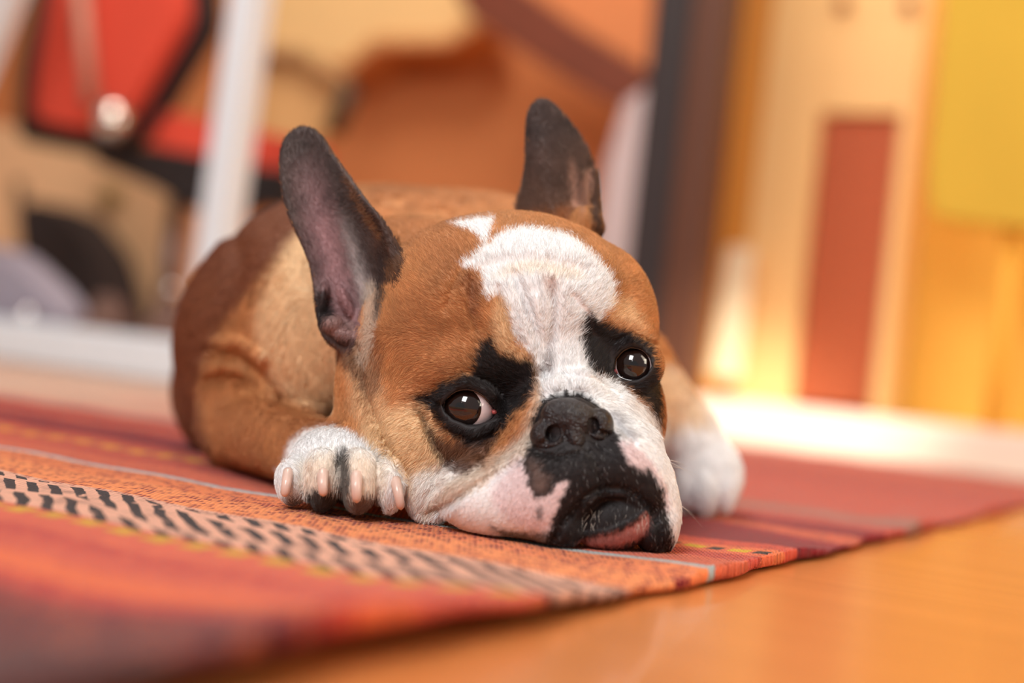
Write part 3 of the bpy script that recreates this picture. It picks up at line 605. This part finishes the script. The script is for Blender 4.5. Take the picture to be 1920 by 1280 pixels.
# (outline in image pixels, seen from the camera, colour, softness, strength, (w min, w max))
HW = (-430, 400); AW = (-4000, 400)
REG = [
    # trunk and legs
    ([(300, 340), (600, 340), (600, 400), (550, 455), (490, 520), (440, 580), (408, 632), (374, 719), (388, 830), (380, 900), (280, 900)], FAWN_DD, 14, .85, (-4000, -430)),  # flank behind the shoulder, its shade painted as darker coat
    ([(562, 440), (500, 540), (480, 600), (500, 680), (530, 730), (590, 770), (670, 800), (700, 740), (660, 600), (620, 480)], CREAM, 18, .9, (-4000, -300)),
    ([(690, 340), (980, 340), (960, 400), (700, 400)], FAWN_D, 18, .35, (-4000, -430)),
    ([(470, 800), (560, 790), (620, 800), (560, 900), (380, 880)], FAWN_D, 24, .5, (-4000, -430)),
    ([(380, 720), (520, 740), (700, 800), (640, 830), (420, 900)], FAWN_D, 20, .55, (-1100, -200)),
    ([(1255, 690), (1330, 760), (1420, 860), (1420, 990), (1230, 990), (1225, 760)], WHITE, 14, 1, (-4000, -500)),
    ([(1225, 680), (1300, 700), (1330, 790), (1260, 800), (1220, 760)], CREAM, 22, .8, (-4000, -500)),
    # throat, cheek
    ([(700, 790), (790, 760), (850, 870), (860, 900), (800, 1000), (740, 960), (690, 840)], CREAM, 18, .9, HW),
    ([(770, 890), (850, 860), (900, 880), (880, 990), (770, 990)], WHITE, 16, .8, HW),
    ([(640, 640), (700, 650), (760, 860), (700, 860), (660, 760)], CREAM, 14, .6, HW),
    ([(700, 600), (720, 640), (716, 730), (690, 760), (684, 640)], FAWN_DD, 12, .6, HW),
    ([(790, 700), (830, 690), (830, 740), (780, 760), (760, 740)], FAWN_D, 18, .5, HW),
    ([(744, 560), (860, 520), (900, 560), (930, 640), (880, 690), (800, 700), (720, 640)], FAWN_D, 30, .28, HW),
    ([(868, 520), (898, 510), (906, 560), (900, 600), (880, 590)], FAWN_DD, 10, .55, HW),
    ([(700, 400), (860, 400), (905, 460), (850, 520), (760, 470)], FAWN_D, 24, .4, HW),
    # forehead blaze
    ([(846, 418), (924, 408), (918, 440), (912, 458), (948, 434), (1006, 427), (1070, 441), (1114, 480), (1148, 522), (1156, 566), (1134, 590), (1110, 640), (1120, 705), (1153, 708),
      (1188, 742), (1222, 770), (1243, 806), (1262, 870), (1290, 1060), (1000, 1040), (985, 900), (1010, 740), (1004, 690), (992, 662), (966, 632), (955, 590), (938, 553), (914, 562), (907, 536), (903, 512), (864, 500), (905, 466), (890, 436)], WHITE, 5, 1, HW),
    ([(980, 490), (1060, 500), (1100, 520), (1060, 524), (980, 512), (920, 524)], CREAM, 9, .35, HW),
    ([(1018, 524), (1042, 524), (1048, 545), (1030, 556)], FAWN_D, 8, .5, HW),
    ([(935, 560), (955, 580), (962, 640), (990, 668), (1004, 700), (940, 660), (925, 610)], CREAM, 10, .6, HW),
    ([(1020, 664), (1040, 664), (1040, 700), (1022, 706)], BROWN, 9, .35, HW),
    ([(1150, 560), (1180, 560), (1220, 640), (1190, 620), (1140, 600)], CREAM, 12, .7, HW),
    # fold beside the nose
    ([(1006, 716), (1016, 770), (998, 838), (978, 866), (905, 910), (880, 960), (820, 990), (790, 960), (850, 900), (930, 848), (985, 790)], lin((216, 200, 184)), 8, 1, HW),
    ([(1000, 720), (1012, 760), (990, 800), (930, 870), (905, 870), (975, 780)], FAWN, 9, .55, HW),
    # flew
    ([(980, 858), (1100, 850), (1100, 1040), (840, 1010), (800, 975), (850, 940), (905, 912)], WHITE, 8, 1, HW),
    ([(981, 855), (1000, 880), (1060, 890), (1075, 900), (1050, 960), (1036, 1000), (985, 990), (948, 966), (922, 938), (928, 906), (955, 874)], PINK, 14, .95, HW),
    # mask round the eyes
    ([(786, 762), (808, 800), (850, 825), (935, 812), (922, 850), (900, 876), (868, 884), (842, 876), (816, 845), (796, 800)], lin((88, 56, 42)), 8, .9, HW),
    ([(911, 640), (928, 640), (938, 664), (973, 673), (1001, 683), (1005, 716), (992, 748), (960, 782), (944, 802), (919, 826), (888, 834), (856, 820), (829, 798), (806, 768), (778, 744),
      (809, 734), (837, 714), (868, 703), (890, 692), (893, 664)], BLACK, 8, 1, HW),
    ([(1098, 589), (1116, 598), (1149, 617), (1188, 622), (1220, 640), (1232, 677), (1242, 736), (1242, 800), (1216, 762), (1184, 732), (1149, 712), (1122, 706), (1096, 676), (1090, 630)], BLACK, 8, 1, HW),
    ([(1226, 640), (1262, 700), (1262, 800), (1246, 810), (1240, 740), (1232, 680)], FAWN, 7, .8, HW),
    ([(1180, 600), (1240, 640), (1230, 655), (1190, 632), (1150, 615)], FAWN, 7, .5, HW),
    # black muzzle
    ([(997, 832), (1000, 780), (1018, 752), (1045, 736), (1085, 736), (1118, 755), (1140, 785), (1162, 822), (1188, 866), (1222, 882), (1241, 915), (1249, 951), (1257, 978), (1262, 1009), (1252, 1040),
      (1071, 1040), (1020, 1030), (1028, 1000), (1036, 974), (1046, 947), (1058, 925), (1068, 904), (1048, 904), (1034, 925), (1010, 933), (995, 920), (988, 892), (984, 857)], BLACK, 3.5, 1, HW),
    ([(919, 985), (960, 995), (1028, 1000), (1040, 1030), (950, 1015)], BLACK, 6, .8, HW),
    ([(1010, 945), (1018, 955), (1014, 975), (1004, 965)], BLACK, 6, .7, HW),
    ([(990, 858), (1016, 866), (1034, 900), (1020, 926), (1000, 915)], lin((130, 105, 95)), 12, .55, HW),
    ([(1144, 770), (1168, 775), (1178, 800), (1200, 815), (1186, 826), (1160, 815)], lin((110, 100, 100)), 10, .5, HW),
    ([(1159, 828), (1184, 831), (1210, 855), (1238, 890), (1250, 923), (1253, 960), (1246, 940), (1238, 905), (1218, 882), (1186, 872)], PINK, 5, 1, HW),
    ([(1108, 1008), (1157, 996), (1196, 976), (1212, 962), (1218, 984), (1190, 1012), (1120, 1024), (1080, 1018)], lin((190, 120, 110)), 5, .9, HW),
    ([(500, 900), (528, 862), (552, 818), (590, 800), (650, 802), (694, 828), (728, 858), (754, 892), (766, 930), (766, 990), (500, 990)], WHITE, 7, 1, (-420, 0)),
    ([(560, 870), (600, 850), (690, 850), (730, 880), (700, 940), (580, 940)], CREAM, 20, .45, (-420, 0)),
    ([(630, 846), (650, 842), (656, 880), (652, 960), (636, 962), (630, 900)], BLACK, 6, .85, (-420, 0)),
    ([(572, 918), (605, 912), (634, 925), (634, 966), (575, 955)], BLACK, 6, .95, (-420, 0)),
    ([(652, 932), (690, 922), (715, 935), (716, 970), (654, 968)], BROWN, 6, .9, (-420, 0)),
    ([(530, 925), (566, 930), (570, 950), (530, 944)], BROWN, 6, .8, (-420, 0)),
]
REG2 = [   # ears and their roots, painted over the ear sheets
    ([(592, 560), (600, 545), (612, 552), (630, 590), (620, 612), (600, 610), (594, 590)], BLACK, 6, .9, (-330, -150)),  # shade of the ear cavity painted on as black
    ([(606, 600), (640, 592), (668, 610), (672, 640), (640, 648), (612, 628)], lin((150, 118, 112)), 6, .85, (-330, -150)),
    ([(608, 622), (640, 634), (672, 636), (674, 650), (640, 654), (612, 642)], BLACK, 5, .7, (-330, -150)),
    ([(606, 640), (650, 656), (676, 652), (690, 700), (684, 740), (660, 700), (630, 670)], lin((120, 82, 62)), 8, .8, (-360, -150)),
    ([(684, 540), (704, 530), (716, 560), (704, 620), (690, 680), (672, 670), (678, 610)], lin((196, 178, 160)), 6, .75, (-330, -150)),
    ([(706, 470), (728, 480), (724, 540), (712, 590), (700, 600), (704, 540)], lin((46, 34, 32)), 7, .85, (-360, -150)),
    ([(725, 500), (745, 476), (752, 494), (742, 516), (726, 520)], lin((176, 120, 72)), 4, .7, (-360, -150)),
    ([(690, 400), (716, 420), (740, 450), (752, 470), (748, 520), (728, 530), (722, 500), (704, 440)], lin((64, 42, 32)), 6, .8, (-360, -150)),
    ([(640, 320), (662, 350), (700, 412), (716, 450), (700, 440), (668, 384)], lin((140, 96, 62)), 4, .5, (-360, -150)),
    ([(1104, 300), (1126, 330), (1130, 470), (1112, 460), (1108, 380)], lin((70, 50, 42)), 4, .95, (-520, -340)),
    ([(1092, 344), (1106, 320), (1110, 350), (1098, 400), (1084, 412)], lin((178, 136, 116)), 4, .9, (-520, -340)),
    ([(1076, 400), (1100, 400), (1108, 440), (1090, 452), (1070, 430)], FAWN, 6, .8, (-520, -330)),
]
REG2 = [(smooth_poly(p, 3), c, s, a, w) for p, c, s, a, w in REG2]
REG = [(smooth_poly(p, 3) if len(p) > 5 else np.array(p, float), c, s, a, w) for p, c, s, a, w in REG]
EARW = (-520, -200)
def paint(c, P, Q, regions):
    for poly, col, soft, amt, (w0, w1) in regions:
        m = np.nonzero((P[:, 2] > w0) & (P[:, 2] < w1) & (Q[:, 0] > poly[:, 0].min() - soft) & (Q[:, 0] < poly[:, 0].max() + soft) & (Q[:, 1] > poly[:, 1].min() - soft) & (Q[:, 1] < poly[:, 1].max() + soft))[0]
        if not len(m): continue
        a = np.clip(.5 - polysd(Q[m], poly) / (2 * soft), 0, 1); a = (a * a * (3 - 2 * a) * amt)[:, None]
        c[m] = c[m] * (1 - a) + col * a
def coat(P, jit):
    """colour of the coat at points P; jit spreads the region borders hair by hair"""
    Q = uv(P); n1 = wob(P, 26); n2 = wob(P[:, [1, 2, 0]], 60)
    c = FAWN * (1 + .10 * n1 + .10 * n2)[:, None]
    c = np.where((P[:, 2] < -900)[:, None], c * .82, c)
    Q = Q + np.stack([wob(P, 7), wob(P[:, [2, 0, 1]], 7)], 1) * 2.5 + (rng.normal(size=Q.shape) * 3.2 if jit else 0)
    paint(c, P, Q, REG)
    # ears, by their own sheets
    for ear, pink in ((LEFT_EAR, True), (RIGHT_EAR, False)):
        w, t, n = ear.sheet_w(Q); m = (polysd(Q, ear.poly) < 5) & (np.abs(P[:, 2] - w) < np.where(pink & (Q[:, 0] < 674), 60, 34))
        if pink:
            a = np.clip(1 - np.abs(n + .12) * 1.25, 0, 1) * np.clip((.92 - t) * 2.6, 0, 1) * np.clip(t * 6 + .7, 0, 1)
            e = EARG * (1 - a[:, None]) + EARP * a[:, None]
            b = (np.clip((n - .25) * 3, 0, 1) * np.clip(1 - np.abs(n - .5) * 2.4, 0, 1) * np.clip((.62 - t) * 3, 0, 1))[:, None] * .75
            e = e * (1 - b) + GREYW * b
            b = (np.clip((n - .95) * 3, 0, 1) * np.clip((.6 - t) * 3, 0, 1))[:, None]; e = e * (1 - b) + lin((84, 52, 36)) * b
            e = np.where((P[:, 2] < w - 2)[:, None], FAWN_DD, e)
            m &= ~((t < -.03) & (n > .2))
        else:
            e = EARG * 1.0 + (lin((112, 78, 58)) - EARG) * np.clip(.75 - t, 0, 1)[:, None]
            b = np.clip((.16 - t) * 8, 0, 1)[:, None]; e = e * (1 - b) + FAWN_D * b
            b = (np.exp(-((n - .62) / .12) ** 2) * np.clip((.5 - t) * 6, 0, 1) * np.clip(t * 8, 0, 1))[:, None] * .8; e = e * (1 - b) + lin((196, 150, 130)) * b
        e = e * (1 + .14 * n1)[:, None]
        c = np.where(m[:, None], e, c)
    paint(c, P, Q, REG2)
    return np.clip(c, .008, .95)

# ---- extract, refine, colour the body
ax = axis([(-960, -460, 14), (-460, 350, 6.5), (350, 640, 14)])
ay = axis([(-545, -330, 8), (-330, 420, 6.5)]); aw = axis([(-1760, -480, 16), (-480, 75, 6.5)])
v, q = extract(lambda P: body_sdf(P, False), ax, ay, aw)
me0 = mesh_from('tmp', v, q); me1 = subdivide(me0)
V = project(lambda P: body_sdf(P, True), verts(me1).astype(f32), 3)
print('body', len(V), time.time() - _t)
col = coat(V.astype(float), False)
Nrm = grad(lambda P: body_sdf(P, True), V); Nrm /= np.linalg.norm(Nrm, axis=1)[:, None] + 1e-9
W = c2w(V)
base = Vector((float(W[:, 0].mean()), float(W[:, 1].mean()), 0.0))
dog = empty('dog', base, 'fawn and white bulldog lying with its chin on the striped rug', 'dog')
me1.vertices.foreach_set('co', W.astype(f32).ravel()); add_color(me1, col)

def hide_mat(name, rough, spec, hair=False):
    m = bpy.data.materials.new(name); m.use_nodes = True; nt = m.node_tree; b = nt.nodes['Principled BSDF']
    a = nt.nodes.new('ShaderNodeAttribute'); a.attribute_name = 'coat'; nt.links.new(a.outputs['Color'], b.inputs['Base Color'])
    b.inputs['Roughness'].default_value = rough; b.inputs['Specular IOR Level'].default_value = spec
    return m
body = link_mesh('body', me1, hide_mat('hide', .62, .35), dog)

# ---- eyes
def sphere_cap(c, R, axis_, ang0, ang1, nr=14, ns=48, bulge=0):
    """part of a sphere between two angles from its axis"""
    bm = bmesh.new(); z = Vector(tuple(axis_)).normalized(); x = z.cross(Vector((.1, .2, 1))).normalized(); y = z.cross(x); rings = []
    for i in range(nr + 1):
        t = i / nr; a = ang0 + (ang1 - ang0) * t; rr = R + bulge * (1 - ((a - 0) / max(ang1, 1e-6)) ** 2 if bulge else 0)
        if a < 1e-5: rings.append([bm.verts.new(Vector(c) + z * rr)]); continue
        if a > math.pi - 1e-5: rings.append([bm.verts.new(Vector(c) - z * rr)]); continue
        rings.append([bm.verts.new(Vector(c) + rr * (math.cos(a) * z + math.sin(a) * (math.cos(q) * x + math.sin(q) * y))) for q in [2 * math.pi * j / ns for j in range(ns)]])
    for r0, r1 in zip(rings, rings[1:]):
        for j in range(ns):
            k = (j + 1) % ns
            if len(r0) == 1: bm.faces.new((r0[0], r1[j], r1[k]))
            elif len(r1) == 1: bm.faces.new((r0[j], r1[0], r0[k]))
            else: bm.faces.new((r0[j], r1[j], r1[k], r0[k]))
    return bm
def plain(name, rgb, rough, spec=.5, coat=0, **kw):
    return mat(name, rgb, rough, spec, coat=coat, noise=.12, nscale=300, **kw)
m_scl = plain('eye_white', (232, 212, 212), .12, .6, 1); m_iris = plain('iris', (30, 16, 12), .1, .5, 1); m_pup = plain('pupil', (8, 6, 7), .04, .6, 1); m_rim = plain('eye_rim', (24, 22, 26), .22, .6, .6)
m_red = plain('caruncle', (196, 92, 92), .2, .6, .8)
for e in EYES:
    c = C3(*e['c']); R = e['R']; k = ratio(e['c'][2])
    g = np.array([(e['iris'][0] - e['c'][0]) * k, (e['iris'][1] - e['c'][1]) * k, 0.]); g[2] = math.sqrt(R * R - g @ g)
    cw = c2w([c])[0]; gw = c2w([c + g])[0] - cw
    eye = from_bm('eye', sphere_cap(cw, R * S, gw, 0, math.pi, 26), m_scl, dog, True)
    ai = math.asin(e['ir'] * k / R)
    from_bm('iris', sphere_cap(cw, R * S * 1.004, gw, 0, ai, 10, bulge=R * S * .05), m_iris, eye, True)
    from_bm('pupil', sphere_cap(cw, R * S * 1.012, gw, 0, ai * .56, 8, bulge=R * S * .048), m_pup, eye, True)
    # wet dark rim along the lids
    pts = []
    for u_, v_ in smooth_poly(e['poly'], 3):
        d = np.array([(u_ - e['c'][0]) * k, (v_ - e['c'][1]) * k]); d = d * min(1, .985 * R / (np.linalg.norm(d) + 1e-9))
        pts.append(c2w([[c[0] + d[0], c[1] + d[1], c[2] + math.sqrt(max(R * R - d @ d, 0)) * 1.0 + 1]])[0])
    pts.append(pts[0]); from_bm('eyelid_rim', tube(pts, 3.6 * S, 8, False), m_rim, eye, True)
ec = EYES[0]; cc = C3(927, 772, -98)
from_bm('tear_duct', sphere_cap(c2w([cc])[0], 5.5 * S, CR, 0, math.pi, 8, 12), m_red, dog, True)
cc = C3(1154, 697, -166); from_bm('tear_duct', sphere_cap(c2w([cc])[0], 6 * S, CR, 0, math.pi, 8, 12), m_red, dog, True)

# ---- nose
NOSE = [Ell(1072, 784, 4, 58, 32, 40, ang=12, k=8), Ell(1031, 815, 6, 38, 33, 38, ang=-12, k=8), Ell(1122, 799, -4, 28, 35, 36, ang=14, k=8), Ell(1078, 818, 14, 21, 32, 32, ang=-8, k=7), Ell(1068, 772, -14, 46, 26, 40, ang=8, k=12), Ell(1060, 834, 0, 40, 18, 34, ang=-4, k=10)]
NCUT = [Ell(1037, 813, 44, 15, 17, 38, ang=20, k=6), Cap((1034, 824, 44, 6), (1008, 836, 34, 5), k=6), Ell(1113, 798, 36, 11, 16, 36, k=6), Cap((1116, 808, 36, 6), (1142, 816, 16, 5), k=6), Cap((1078, 796, 48, 3), (1088, 850, 46, 4), k=6)]
def nose_sdf(P, fine=True):
    d = np.full(len(P), 60, P.dtype)
    for s in NOSE: d = smin(d, s.d(P).astype(P.dtype), s.k)
    for s in NCUT: d = smax(d, -s.d(P).astype(P.dtype), s.k)
    return d
v, q = extract(nose_sdf, axis([(30, 205, 3)]), axis([(70, 240, 3)]), axis([(-60, 75, 3)]))
me = subdivide(mesh_from('tmp', v, q)); NV = project(nose_sdf, verts(me).astype(f32), 2, 3)
me.vertices.foreach_set('co', c2w(NV).astype(f32).ravel())
m_nose = mat('nose_leather', (36, 31, 33), .30, .5, noise=.3, nscale=400)
nt = m_nose.node_tree; vo = nt.nodes.new('ShaderNodeTexVoronoi'); vo.inputs['Scale'].default_value = 900
tc = nt.nodes.new('ShaderNodeTexCoord'); nt.links.new(tc.outputs['Object'], vo.inputs['Vector'])
bp = nt.nodes.new('ShaderNodeBump'); bp.inputs['Strength'].default_value = .9; bp.inputs['Distance'].default_value = .0009; bp.invert = True
nt.links.new(vo.outputs['Distance'], bp.inputs['Height']); nt.links.new(bp.outputs[0], nt.nodes['Principled BSDF'].inputs['Normal'])
nose = link_mesh('nose', me, m_nose, dog)

# ---- wet lip edge
lp = np.array([C3(u_, v_, 12) for u_, v_ in smooth_poly([(1084, 952), (1100, 934), (1120, 923), (1150, 919), (1185, 925), (1210, 942), (1185, 925), (1150, 919), (1120, 923), (1100, 934)], 4)[:21]], f32)
lp = project(lambda P: body_sdf(P, True), lp, 5, 30); lp[:, 2] += 1.5
from_bm('lip', tube(list(c2w(lp)), [S * 4.2 * math.sin(math.pi * (i + .6) / (len(lp) + .2)) ** .5 for i in range(len(lp))], 10), plain('wet_lip', (26, 22, 24), .16, .6, .8), dog, True)
# ---- claws
m_claw = mat('claw', (214, 184, 170), .32, .5, noise=.15, nscale=150, coat=.3)
for (u0, v0, w0), (u1, v1, w1), (u2, v2, w2), r in [
        ((541, 884, -100), (537, 908, -80), (533, 930, -84), 11), ((606, 884, -62), (605, 906, -40), (607, 929, -46), 11.5),
        ((669, 888, -44), (668, 912, -20), (669, 942, -28), 12), ((741, 900, -72), (747, 926, -56), (752, 955, -66), 11)]:
    A, B, C_ = C3(u0, v0, w0 - 6), C3(u1, v1, w1), C3(u2, v2, w2); pts = []; rad = []
    for i in range(13):
        t = i / 12; pts.append(c2w([(1 - t) ** 2 * A + 2 * t * (1 - t) * (2 * B - .5 * (A + C_)) + t * t * C_])[0]); rad.append(r * S * (1.0 - .25 * t) * math.sqrt(max(1 - max(0, (t - .82) / .185) ** 2, .02)))
    from_bm('claw', tube(pts, rad, 14), m_claw, dog, True)

# ---- fur
FLOW = np.array([(1030, 700, -.1, -1, -.2), (1000, 560, -.15, -1, -.4), (850, 600, -.7, -.5, -.3), (1140, 540, .5, -.8, -.4), (800, 755, -1, .1, -.3), (740, 850, -.8, .5, -.2), (950, 920, -.4, .9, 0),
                 (900, 860, -.7, .7, 0), (985, 780, -.5, .9, 0), (1200, 810, .6, .7, -.2), (1245, 930, .3, 1, -.2), (1160, 985, 0, 1, 0), (880, 840, -.6, .8, 0), (930, 700, -.6, -.7, -.2), (1235, 700, .8, -.1, -.5),
                 (1150, 620, .6, -.7, -.3), (800, 450, -.4, -.6, -.8), (1000, 440, .1, -.7, -.9), (1180, 560, .8, -.3, -.8), (560, 330, -.2, -1, 0), (620, 500, -.3, -1, 0), (690, 560, -.5, -.8, .2),
                 (1020, 300, -.1, -1, 0), (1080, 420, 0, -1, -.1), (500, 600, -.3, .9, -.2), (600, 620, -.3, .9, -.1), (430, 800, .2, .9, .2), (540, 840, .7, .5, .5), (640, 830, .1, .6, .9), (600, 900, 0, 1, .2),
                 (690, 900, .1, 1, .2), (700, 360, -.6, .1, -.8), (900, 370, -.3, .1, -.9), (380, 600, -.3, .9, -.3), (1310, 800, .3, .8, .2), (1330, 900, .2, 1, .2), (700, 700, -.3, .9, -.1)])
def flow(Q):
    d = ((Q[:, None, :] - FLOW[None, :, :2]) ** 2).sum(2); w = 1 / (d + 400) ** 1.6
    return (w @ FLOW[:, 2:]) / w.sum(1)[:, None]
def grow(n, weight, seed):
    me1.calc_loop_triangles(); tri = np.empty(len(me1.loop_triangles) * 3, np.int32); me1.loop_triangles.foreach_get('vertices', tri); tri = tri.reshape(-1, 3)
    A, B, C_ = V[tri[:, 0]], V[tri[:, 1]], V[tri[:, 2]]; ar = np.linalg.norm(np.cross(B - A, C_ - A), axis=1); cen = (A + B + C_) / 3
    p = ar * weight(cen); p = p / p.sum(); i = rng.choice(len(tri), n, p=p); a, b = rng.random((2, n)); s = a + b > 1; a[s], b[s] = 1 - a[s], 1 - b[s]
    P = A[i] + a[:, None] * (B[i] - A[i]) + b[:, None] * (C_[i] - A[i]); Nn = Nrm[tri[i, 0]]
    return P.astype(float), Nn.astype(float)
def dens(c):
    Q = uv(c); d = np.where(c[:, 2] > -480, 1.0, .22)
    d = np.where((c[:, 2] > -480) & (polysd(Q, LEFT_EAR.poly) < 4), .8, d)
    for e in EYES:
        k = C3(*e['c']); d = np.where((polysd(Q, np.array(e['poly'], float)) < 5) & (c[:, 2] > k[2] - 90), 0, d)
    d = np.where((nose_sdf(c.astype(f32)) < 4), 0, d)
    d = np.where(height(c.astype(f32)) < 3, 0, d)
    # bare leather of the lips and pads
    return d
NH = 400000
P, Nn = grow(NH, dens, 1); Q = uv(P); fl = flow(Q) + rng.normal(size=(NH, 3)) * .16
fl -= (fl * Nn).sum(1)[:, None] * Nn; fl /= np.linalg.norm(fl, axis=1)[:, None] + 1e-9
head = P[:, 2] > -480
L = np.where(head, 13.0, 24.0) * rng.uniform(.7, 1.25, NH)
muz = (polysd(Q, np.array([(980, 850), (1060, 730), (1160, 760), (1270, 880), (1280, 1040), (820, 1000), (900, 900)], float)) < 0) & head
pale = muz & (polysd(Q, np.array([(840, 960), (930, 870), (1075, 890), (1050, 1020), (860, 1010)], float)) < 0); L = np.where(muz, L * np.where(pale, .5, .72), L); lift = np.where(muz, .30, .36) * rng.uniform(.5, 1.3, NH)
L = np.where((polysd(Q, LEFT_EAR.poly) < 4) & head, L * .8, L)
K = 4; pts = np.empty((NH, K, 3)); side = np.cross(Nn, fl); bend = rng.normal(size=(NH, 1)) * .12
for j in range(K):
    t = j / (K - 1); pts[:, j] = P + L[:, None] * (t * fl + (lift[:, None] * (t - .45 * t * t) - .02) * Nn + bend * t * t * side)
hc = bpy.data.hair_curves.new('fur'); hc.add_curves([K] * NH)
hc.attributes['position'].data.foreach_set('vector', c2w(pts.reshape(-1, 3)).astype(f32).ravel())
rad = np.where(head, .35, .75)[:, None] * np.array([1, .95, .75, .2])[None, :] * S * rng.uniform(.7, 1.2, (NH, 1))
ra = hc.attributes.get('radius') or hc.attributes.new('radius', 'FLOAT', 'POINT'); ra.data.foreach_set('value', rad.astype(f32).ravel())
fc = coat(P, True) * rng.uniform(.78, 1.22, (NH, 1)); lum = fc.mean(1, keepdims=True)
grey = (rng.random((NH, 1)) < .035) & (lum < .06) & muz[:, None]; fc = np.where(grey, .2, fc)
ca = hc.attributes.new('coat', 'FLOAT_COLOR', 'CURVE'); ca.data.foreach_set('color', np.concatenate([np.clip(fc, .006, .97), np.ones((NH, 1))], 1).astype(f32).ravel())
fur = bpy.data.objects.new('fur', hc); COL.objects.link(fur); hc.materials.append(hide_mat('fur_hair', .55, .3))
fur.parent = dog; fur.matrix_parent_inverse = dog.matrix_basis.inverted(); tag(fur, kind='stuff')
# ---- whiskers
def strands(name, roots, m):
    h = bpy.data.hair_curves.new(name); h.add_curves([7] * len(roots)); pp = []; rr = []
    for (u_, v_, w_), (dx, dy, dw), ln, curl in roots:
        p = C3(u_, v_, w_); d = np.array([dx, dy, dw], float); d /= np.linalg.norm(d)
        for j in range(7):
            t = j / 6; pp.append(p + d * ln * t + np.array([0, curl, 0]) * ln * t * t); rr.append(.30 * S * (1 - .85 * t))
    h.attributes['position'].data.foreach_set('vector', c2w(np.array(pp)).astype(f32).ravel())
    r_ = h.attributes.get('radius') or h.attributes.new('radius', 'FLOAT', 'POINT'); r_.data.foreach_set('value', np.array(rr, f32))
    h.materials.append(m); o = bpy.data.objects.new(name, h); COL.objects.link(o); o.parent = dog; o.matrix_parent_inverse = dog.matrix_basis.inverted(); return tag(o, kind='stuff')
wr = []
for k in range(16): wr.append(((random.uniform(1225, 1255), random.uniform(860, 960), -60), (random.uniform(.5, 1), random.uniform(-.2, .6), random.uniform(-.2, .5)), random.uniform(35, 80), random.uniform(.1, .5)))
for k in range(44): wr.append(((random.uniform(1090, 1215), random.uniform(950, 985), 8), (random.uniform(-.6, .3), random.uniform(.4, 1), random.uniform(.3, .8)), random.uniform(12, 26), .12))
for k in range(14): wr.append(((random.uniform(900, 1050), random.uniform(890, 970), 30), (random.uniform(-.9, -.1), random.uniform(.2, .8), random.uniform(.2, .6)), random.uniform(16, 34), .3))
for k in range(5): wr.append(((random.uniform(715, 730), random.uniform(830, 850), -110), (-1, random.uniform(-.5, .3), .4), random.uniform(25, 40), -.3))
m_wh = mat('whisker', (226, 214, 200), .3, .5)
strands('whiskers', wr, m_wh)
print('dog done', time.time() - _t)
